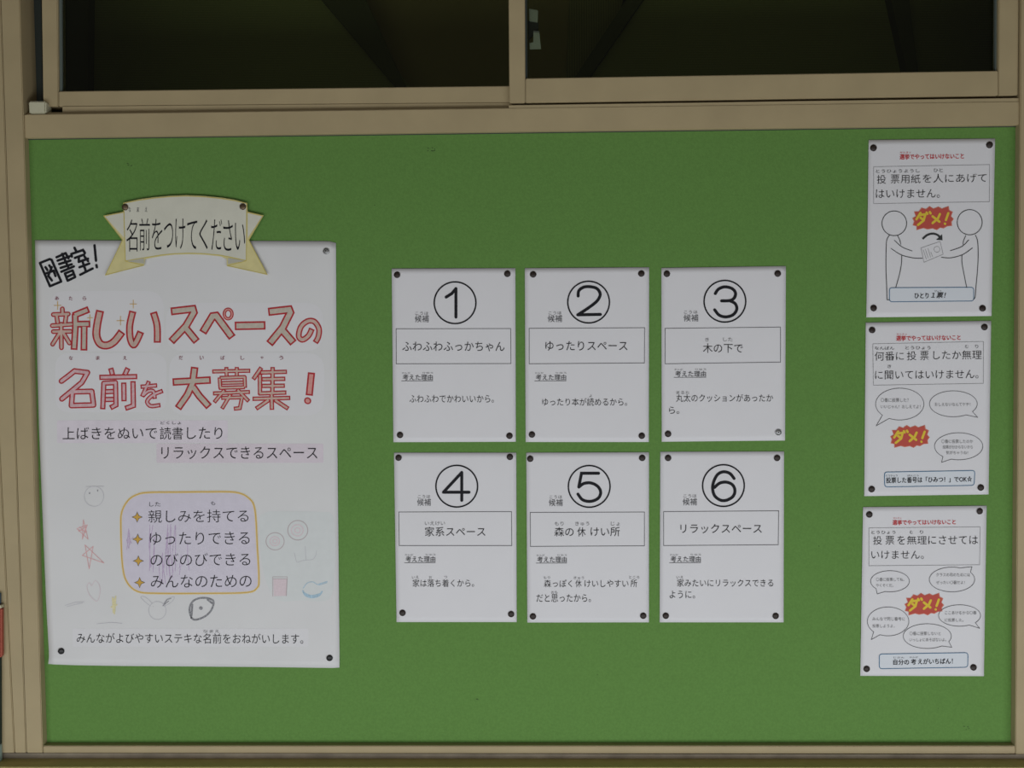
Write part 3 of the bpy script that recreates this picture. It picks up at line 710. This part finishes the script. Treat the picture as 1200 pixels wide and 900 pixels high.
# outlined title lettering
C1, C2 = (40, 340, 6.0), (190, 340, 5.714)
def outlined(strokes, wcrop, cr, fillm, line=1.55):
    line *= 1.25; wcrop *= 1.11; wp = wcrop / cr[2]
    ink(po, 'title_outline', strokes, wp, M['red'], 2, cr); ink(po, 'title_lettering', strokes, wp - 2 * line, M[fillm], 3, cr)
def squared(strokes, wcrop, cr, fillm, line=1.5):
    line *= 1.3; wcrop *= 1.1
    # butt-ended strokes: the pale filling stops short of both stroke ends
    wp = wcrop / cr[2]; inner = []
    def trim(p, e):
        p = list(p)
        while len(p) > 2 and math.dist(p[0], p[1]) <= e: e -= math.dist(p[0], p[1]); p.pop(0)
        l = math.dist(p[0], p[1]); p[0] = (p[0][0] + (p[1][0] - p[0][0]) * e / l, p[0][1] + (p[1][1] - p[0][1]) * e / l)
        return p
    for st in strokes:
        e = line * cr[2]
        inner.append(trim(trim(st, e)[::-1], e)[::-1])
    ink(po, 'title_outline', strokes, wp, M['red'], 2, cr, caps=False); ink(po, 'title_lettering', inner, wp - 2 * line, M[fillm], 3, cr, caps=False)
outlined([[(198, 132), (200, 165)], [(135, 172), (240, 168)], [(158, 180), (165, 225)], [(225, 180), (218, 225)], [(128, 250), (262, 240)], [(135, 292), (255, 290)], [(190, 240), (192, 405)], [(180, 300), (130, 380)], [(205, 300), (248, 372)]], 31, C1, 'peach', 1.2)
squared([[(385, 135), (275, 180)], [(288, 165), (290, 260), (280, 420)], [(280, 240), (395, 238)], [(352, 245), (350, 425)]], 44, C1, 'sage')
squared([smooth([(464, 143), (444, 240), (438, 320), (465, 378), (515, 388), (565, 360), (618, 292)])], 52, C1, 'peach')
squared([smooth([(694, 148), (672, 250), (676, 340), (698, 385), (722, 355), (750, 292)])], 46, C1, 'peach'); squared([smooth([(838, 155), (864, 250), (866, 370)])], 46, C1, 'peach')
squared([[(58, 143), (205, 126), (212, 150), (160, 240), (60, 345)], [(150, 245), (232, 345)]], 48, C2, 'sage')
squared([[(272, 285), (338, 175), (362, 172), (470, 318)]], 50, C2, 'sage')
ink(po, 'title_outline', [(ell(442, 160, 26, 32, 24), True)], 3.9, M['red'], 2, C2); ink(po, 'title_lettering', [(ell(442, 160, 26, 32, 24), True)], 1.4, M['salmon'], 3, C2)
squared([[(486, 240), (692, 236)]], 52, C2, 'sage'); squared([[(710, 146), (850, 130), (858, 150), (808, 250), (718, 360)], [(800, 262), (880, 355)]], 50, C2, 'sage')
squared([smooth([(1003, 258), (980, 305), (940, 332), (915, 308), (930, 245), (975, 208), (1020, 212), (1050, 260), (1045, 315), (1025, 352)])], 36, C2, 'peach', 1.3)
outlined([[(285, 568), (245, 600), (192, 640)], [(290, 570), (375, 580), (335, 650), (262, 710), (195, 765)], ([(270, 715), (405, 712), (418, 808), (262, 812)], True)], 36, C1, 'pinkfill', 1.3)
squared([[(538, 548), (552, 600)], [(660, 548), (635, 600)], [(458, 614), (725, 608)], [(482, 838), (490, 655), (572, 650), (575, 808), (535, 828)], [(495, 715), (565, 712)], [(495, 770), (565, 768)], [(630, 650), (632, 782)], [(695, 640), (698, 812), (640, 832)]], 34, C1, 'pinkfill', 1.25)
squared([[(748, 680), (865, 670)], [(808, 640), (758, 750)], smooth([(762, 745), (800, 712), (838, 712), (848, 765)]), smooth([(905, 708), (840, 735), (795, 780), (820, 815), (888, 808)])], 28, C1, 'pinkfill', 1.1)
squared([[(70, 616), (326, 602)], [(218, 515), (205, 620), (170, 700), (105, 792)], [(200, 640), (250, 710), (315, 782)]], 46, C2, 'sage')
squared([[(335, 545), (590, 540)], [(430, 515), (432, 580)], [(500, 515), (500, 580)], [(385, 585), (390, 660)], [(385, 588), (552, 582), (555, 655)], [(395, 622), (548, 618)], [(380, 655), (555, 650)], [(340, 692), (588, 682)], [(420, 665), (348, 752)], [(500, 662), (580, 745)], [(395, 722), (535, 718), (520, 790), (480, 795)], [(460, 695), (400, 795)]], 25, C2, 'peach', 1.05)
squared([[(665, 518), (610, 598)], [(655, 560), (655, 700)], [(655, 552), (836, 547)], [(665, 597), (825, 594)], [(665, 642), (822, 640)], [(645, 692), (832, 686)], [(740, 515), (738, 695)], [(605, 728), (858, 722)], [(733, 690), (735, 802)], [(720, 732), (628, 795)], [(750, 732), (845, 795)]], 27, C2, 'peach', 1.1)
squared([[(1000, 552), (985, 706)]], 44, C2, 'salmon'); ink(po, 'title_outline', [[(973, 740), (976, 742)]], 8.0, M['red'], 2, C2); ink(po, 'title_lettering', [[(973, 740), (976, 742)]], 4.8, M['salmon'], 3, C2)
for t, x, y, cr in [('あ', 160, 57, C1), ('た', 257, 58, C1), ('ら', 353, 58, C1), ('な', 258, 478, C1), ('ま', 448, 477, C1), ('え', 638, 477, C1)] + \
        [(c, x, 453, C2) for c, x in zip('だいばしゃう', (125, 265, 405, 538, 668, 797))]:
    r = 13 if t != 'ゃ' else 9
    text(po, 'reading_aid', t, x - r, x + r, y, 2 * r, M['maroon'], crop=cr, weight=0.01)
sp = []
for x, y, r in ((165, 108, 24), (697, 98, 24), (607, 215, 26), (392, 195, 18)): sp += [[(x - r, y), (x + r, y)], [(x, y - r * 1.2), (x, y + r * 1.2)]]
ink(po, 'gold_sparkles', sp, 0.7, M['gold'], 4, C1)
text(po, 'line_lettering', '上ばきをぬいで', 111, 480, 93, 47, M['ink'], crop=B1, weight=-0.006, yr=91); text(po, 'line_lettering', '読書', 491, 581, 93, 48, M['ink'], crop=B1, weight=-0.004)
text(po, 'line_lettering', 'したり', 597, 735, 92, 46, M['ink'], crop=B1, weight=-0.006); text(po, 'reading_aid', 'どくしょ', 493, 574, 52, 12, M['grey_ink'], crop=B1)
text(po, 'line_lettering', 'リラックスできるスペース', 497, 1106, 169, 49, M['ink'], crop=B1, weight=-0.006)
# rounded box with the four wishes
D = (130, 565, 5.294)
box = smooth([(235, 64), (420, 62), (600, 60), (770, 63), (852, 97), (893, 170), (908, 400), (918, 600), (905, 658), (840, 685), (600, 690), (300, 690), (165, 678), (95, 612), (70, 500), (62, 300), (66, 190), (105, 115), (160, 78)], True, 5)
fill(po, 'box_wash', box, M['violet'], 1, D)
ink(po, 'box_halo', [(box, True)], 2.7, M['goldpale'], 1.6, D); ink(po, 'box_line', [(box, True)], 1.0, M['gold'], 2.4, D)
for x0, y0, x1, y1, n in ((100, 280, 122, 440, 6), (232, 250, 250, 560, 3), (262, 300, 262, 560, 2), (330, 260, 400, 620, 7), (300, 420, 330, 640, 3), (420, 450, 440, 600, 2), (480, 330, 470, 600, 1)):
    scr = []
    for i in range(n):
        xa = x0 + (x1 - x0) * (i + 0.5) / n; k = random.uniform(-14, 14)
        scr.append([(xa + k + 10, y0 + random.uniform(0, 70)), (xa + random.uniform(-8, 8), (y0 + y1) / 2), (xa - k, y1 - random.uniform(0, 70))])
    ink(po, 'crayon_scribble', scr, 0.75, M['crayon_purple'], 2, D)
for t, x0, x1, y in (('親しみを持てる', 232, 853, 213), ('ゆったりできる', 241, 860, 351), ('のびのびできる', 246, 864, 483), ('みんなのための', 248, 872, 617)):
    text(po, 'wish_lettering', t, x0, x1, y, 78, M['ink'], crop=D, weight=-0.008, yr=y - 4)
text(po, 'reading_aid', 'した', 238, 307, 137, 28, M['grey_ink'], crop=D); text(po, 'reading_aid', 'も', 619, 647, 131, 24, M['grey_ink'], crop=D)
def star4(x, y, r, k=0.27):
    return [(x + (r if i % 2 == 0 else r * k * 1.3) * math.cos(math.pi * i / 4), y + (r if i % 2 == 0 else r * k * 1.3) * math.sin(math.pi * i / 4)) for i in range(8)]
for x, y in ((163, 217), (166, 354), (170, 489), (178, 623)):
    fill(po, 'star_outline', star4(x, y, 35, 0.33), M['grey_ink'], 3, D); fill(po, 'star_bullet', star4(x, y, 28, 0.32), M['gold'], 4, D)
text(po, 'closing_lettering', 'みんながよびやすいステキな名前をおねがいします。', 174, 944, 777, 34, M['ink'], crop=A8, weight=-0.006, yr=780)
text(po, 'reading_aid', 'なまえ', 604, 659, 754, 10, M['pale_ink'], crop=A8)
# small crayon and pencil drawings
E5 = (50, 550, 4.737)
ink(po, 'owl_drawing', [(ell(285, 150, 54, 56, 30), True), [(240, 96), (340, 94)]], 0.5, M['pencil'], 2, E5); ink(po, 'owl_eyes', [[(260, 131), (260, 135)], [(305, 116), (305, 121)]], 1.3, M['pencil_dark'], 3, E5)
ink(po, 'star_drawing', [([(190, 330), (248, 308), (220, 388), (226, 280), (252, 388)], True), [(195, 335), (245, 345)], [(200, 345), (240, 318), (222, 380)], [(205, 320), (240, 352)]], 0.75, M['crayon_red'], 2, E5)
ink(po, 'star_drawing', [([(235, 420), (258, 552), (280, 428), (220, 478), (340, 520)], True)], 0.8, M['crayon_red'], 2, E5)
ink(po, 'heart_drawing', [(smooth([(272, 645), (258, 630), (246, 655), (262, 700), (300, 732), (318, 690), (315, 645), (292, 618)], True), True)], 0.7, M['crayon_pink'], 2, E5)
ink(po, 'yellow_dab', [[(388, 712), (392, 795)], [(396, 718), (398, 802)], [(405, 705), (400, 790)], [(380, 765), (412, 752)]], 1.6, M['crayon_yellow'], 2, E5)
ink(po, 'pencil_scribble', [[(125, 755), (180, 738), (230, 735)], [(135, 762), (190, 748), (222, 742)], [(300, 858), (380, 850), (440, 855)]], 0.6, M['pencil'], 2, E5)
ink(po, 'rabbit_drawing', [(ell(288, 797, 54, 56, 30), True), smooth([(256, 752), (215, 715), (185, 712), (205, 738), (245, 768)]), smooth([(320, 768), (345, 728), (392, 712), (378, 742), (328, 772)]), [(263, 770), (263, 773)]], 0.6, M['pencil'], 2, D)
ink(po, 'rabbit_ear_shading', [[(322, 768), (350, 728), (372, 722)], [(325, 765), (358, 738)]], 0.9, M['pencil_dark'], 2, D)
ink(po, 'eye_drawing', [(smooth([(487, 790), (510, 738), (570, 718), (634, 736), (622, 795), (575, 838), (510, 852)], True), True)], 2.2, M['pencil_dark'], 2, D)
ink(po, 'eye_drawing', [(ell(558, 782, 6, 6, 12), True)], 2.0, M['pencil_dark'], 2, D); ink(po, 'eye_drawing', [[(505, 760), (498, 842)], [(600, 730), (628, 752)]], 2.2, M['pencil_dark'], 2, D)
F = (290, 590, 7.5)
fill(po, 'green_wash', smooth([(130, 90), (400, 70), (640, 75), (750, 110), (775, 400), (765, 600), (720, 840), (480, 850), (250, 840), (140, 600), (110, 300)], True, 4), M['greenwash'], 0.5, F)
ink(po, 'roll_drawing', [(ell(243, 333, 80, 76, 30), True)], 0.85, M['crayon_brown'], 2, F); ink(po, 'roll_drawing', [(ell(442, 236, 88, 86, 30), True)], 0.95, M['crayon_brown'], 2, F)
ink(po, 'roll_colouring', [(ell(240, 332, 42, 40, 22), True), (ell(242, 332, 20, 18, 16), True), ], 1.3, M['crayon_pink'], 1.5, F)
ink(po, 'roll_colouring', [(ell(438, 236, 52, 50, 22), True), (ell(440, 236, 24, 22, 16), True)], 1.3, M['crayon_pink'], 1.5, F)
ink(po, 'crown_drawing', [smooth([(413, 435), (425, 490), (437, 516), (480, 503), (522, 498)]), smooth([(522, 498), (575, 490), (600, 455), (608, 412)]), [(508, 375), (514, 500)]], 0.55, M['pencil'], 2, F)
fill(po, 'cup_colouring', [(228, 662), (345, 662), (340, 812), (230, 815)], M['crayon_pink'], 1.2, F)
ink(po, 'cup_drawing', [[(222, 815), (222, 645), (350, 645), (340, 812)], [(222, 662), (350, 662)]], 0.6, M['crayon_brown'], 2, F); ink(po, 'cup_side', [[(348, 665), (341, 808)]], 1.1, M['crayon_brown'], 2, F)
ink(po, 'pan_drawing', [smooth([(487, 768), (510, 808), (565, 826), (625, 812), (655, 775)]), smooth([(495, 785), (560, 812), (640, 795)])], 1.9, M['crayon_blue'], 2, F)
ink(po, 'pan_handle', [smooth([(490, 745), (525, 700), (575, 690), (625, 715), (700, 695)]), [(628, 708), (700, 685)]], 0.9, M['crayon_blue'], 2, F)
tack(po, 382.3, 294.3, 'clear silvery ringed thumbtack in the upper right corner of the large poster', 'silver')
tack(po, 71.8, 763, 'black thumbtack in the lower left corner of the large poster', 'black')
tack(po, 386.2, 771, 'black thumbtack in the lower right corner of the large poster', 'black')

# ------------------------------------------------------------------ the yellow ribbon banner above the poster
G = (110, 220, 5.714)
g = lambda pts: [(G[0] + x / G[2], G[1] + y / G[2]) for x, y in pts]
outline = [(197, 100), (300, 78), (400, 64), (510, 54), (620, 50), (735, 55), (850, 66), (940, 80), (1025, 102), (1030, 160), (1137, 185), (1040, 350), (1165, 585), (1025, 553), (890, 525), (890, 478),
           (850, 460), (740, 448), (640, 445), (540, 448), (450, 458), (343, 478), (335, 522), (200, 555), (72, 590), (190, 350), (62, 187), (200, 160)]
class Cut(Sheet):
    def __init__(s, name, poly, m, d0):
        xs = [p[0] for p in poly]; ys = [p[1] for p in poly]
        s.c = ((min(xs), min(ys)), (max(xs), min(ys)), (max(xs), max(ys)), (min(xs), max(ys))); s.d0 = d0; s.b = 0.003; s.lift = None
        s.o = None
        bm = bmesh.new(); bm.faces.new([bm.verts.new((x, -y, 0)) for x, y in poly]); bm.normal_update()
        if bm.faces[:][0].normal.z < 0: bmesh.ops.reverse_faces(bm, faces=bm.faces)
        bmesh.ops.triangulate(bm, faces=bm.faces)
        for ax in range(2):
            lo = min(v.co[ax] for v in bm.verts); hi = max(v.co[ax] for v in bm.verts); x = lo + 6
            while x < hi:
                no = Vector((1, 0, 0)) if ax == 0 else Vector((0, 1, 0))
                bmesh.ops.bisect_plane(bm, geom=bm.verts[:] + bm.edges[:] + bm.faces[:], plane_co=no * x, plane_no=no); x += 6
        for v in bm.verts: v.co = P(v.co.x, -v.co.y, s.depth(v.co.x, -v.co.y))
        r = bmesh.ops.extrude_face_region(bm, geom=bm.faces[:])
        for e in r['geom']:
            if isinstance(e, bmesh.types.BMVert): e.co.y += 0.0003
        bmesh.ops.recalc_face_normals(bm, faces=bm.faces)
        bm.verts.index_update()
        s.o = link_mesh(name, [v.co.copy() for v in bm.verts], [tuple(v.index for v in f.verts) for f in bm.faces], m); bm.free()
    def depth(s, x, y):
        u, v = s.uv(x, y); u = min(1, max(0, u))
        return s.d0 + 0.0022 * abs(2 * u - 1) ** 3 + 0.0012 * math.sin(math.pi * u)
bn = Cut('ribbon_banner', g(outline), M['banner'], 0.0048)
tag(bn.o, 'pale yellow paper ribbon banner pinned above the large poster', 'banner')
panel = [(203, 106), (300, 84), (400, 70), (510, 60), (620, 56), (735, 61), (850, 72), (940, 86), (1020, 107), (1018, 485), (930, 468), (850, 452), (740, 441), (640, 438), (540, 441), (450, 450), (330, 470), (213, 487)]
fill(bn, 'scroll_panel', panel, M['banner_pale'], 1, G)
ink(bn, 'scroll_outline', [([(199, 104)] + panel[1:8] + [(1024, 106), (1020, 488)] + panel[10:17] + [(211, 490)], True)], 0.9, M['banner_edge'], 2, G)
fill(bn, 'ribbon_fold', [(212, 492), (335, 472), (335, 508)], M['banner_fold'], 2, G); fill(bn, 'ribbon_fold', [(1018, 490), (898, 470), (898, 510)], M['banner_fold'], 2, G)
ink(bn, 'tail_outline', [[(200, 164), (66, 189), (192, 350), (78, 584), (335, 519)], [(212, 492), (335, 519)]], 0.75, M['banner_edge'], 2, G)
ink(bn, 'tail_outline', [[(1030, 164), (1132, 187), (1036, 350), (1158, 580), (892, 522)], [(1018, 490), (892, 522)]], 0.75, M['banner_edge'], 2, G)
fill(bn, 'tail_colouring', [(75, 192), (198, 168), (203, 335)], M['banner_pale'], 1, G); fill(bn, 'tail_colouring', [(1126, 192), (1030, 170), (1030, 335)], M['banner_pale'], 1, G)
for t, x0, x1, y, h, sk in (('名', 218, 292, 320, 215, 0), ('前', 304, 376, 312, 215, 0), ('を', 388, 458, 312, 205, 0), ('つ', 470, 530, 320, 165, 0), ('け', 545, 612, 308, 205, 0), ('て', 625, 692, 316, 190, 0),
        ('く', 706, 762, 312, 200, 0), ('だ', 785, 858, 315, 205, 0), ('さ', 866, 930, 320, 205, 0), ('い', 945, 1012, 326, 180, 14)):
    text(bn, 'banner_lettering', t, x0, x1, y, h, M['ink'], crop=G, weight=-0.01, res=6)
for t, x in (('な', 240), ('ま', 295), ('え', 350)): text(bn, 'reading_aid', t, x - 8, x + 8, 146, 32, M['grey_ink'], crop=G)
tack(bn, G[0] + 210 / G[2], G[1] + 130 / G[2], 'brass thumbtack at the left end of the yellow ribbon banner', 'brass')
tack(bn, G[0] + 998 / G[2], G[1] + 127 / G[2], 'brass thumbtack at the right end of the yellow ribbon banner', 'brass')

# scuffs and old pin holes on the board
class Flat:
    o = board
    def depth(s, x, y): return 0.0
    def pt(s, x, y, layer): return P(x, y, 0.0004)
fl = Flat()
for x, y, n, r in ((151, 193, 3, 2.5), (505, 175, 8, 5), (1132, 853, 4, 4), (190, 760, 1, 1), (440, 240, 1, 1), (700, 790, 1, 1), (560, 820, 2, 3), (960, 640, 1, 1), (1100, 830, 1, 1)):
    st = []
    for i in range(n):
        a = x + random.uniform(-r, r); b2 = y + random.uniform(-r * 0.5, r * 0.5); st.append([(a, b2), (a + random.uniform(-1.5, 1.5), b2 + random.uniform(-0.5, 0.5))])
    ink(fl, 'scuff_mark', st, 0.8, M['scuff'], 0)
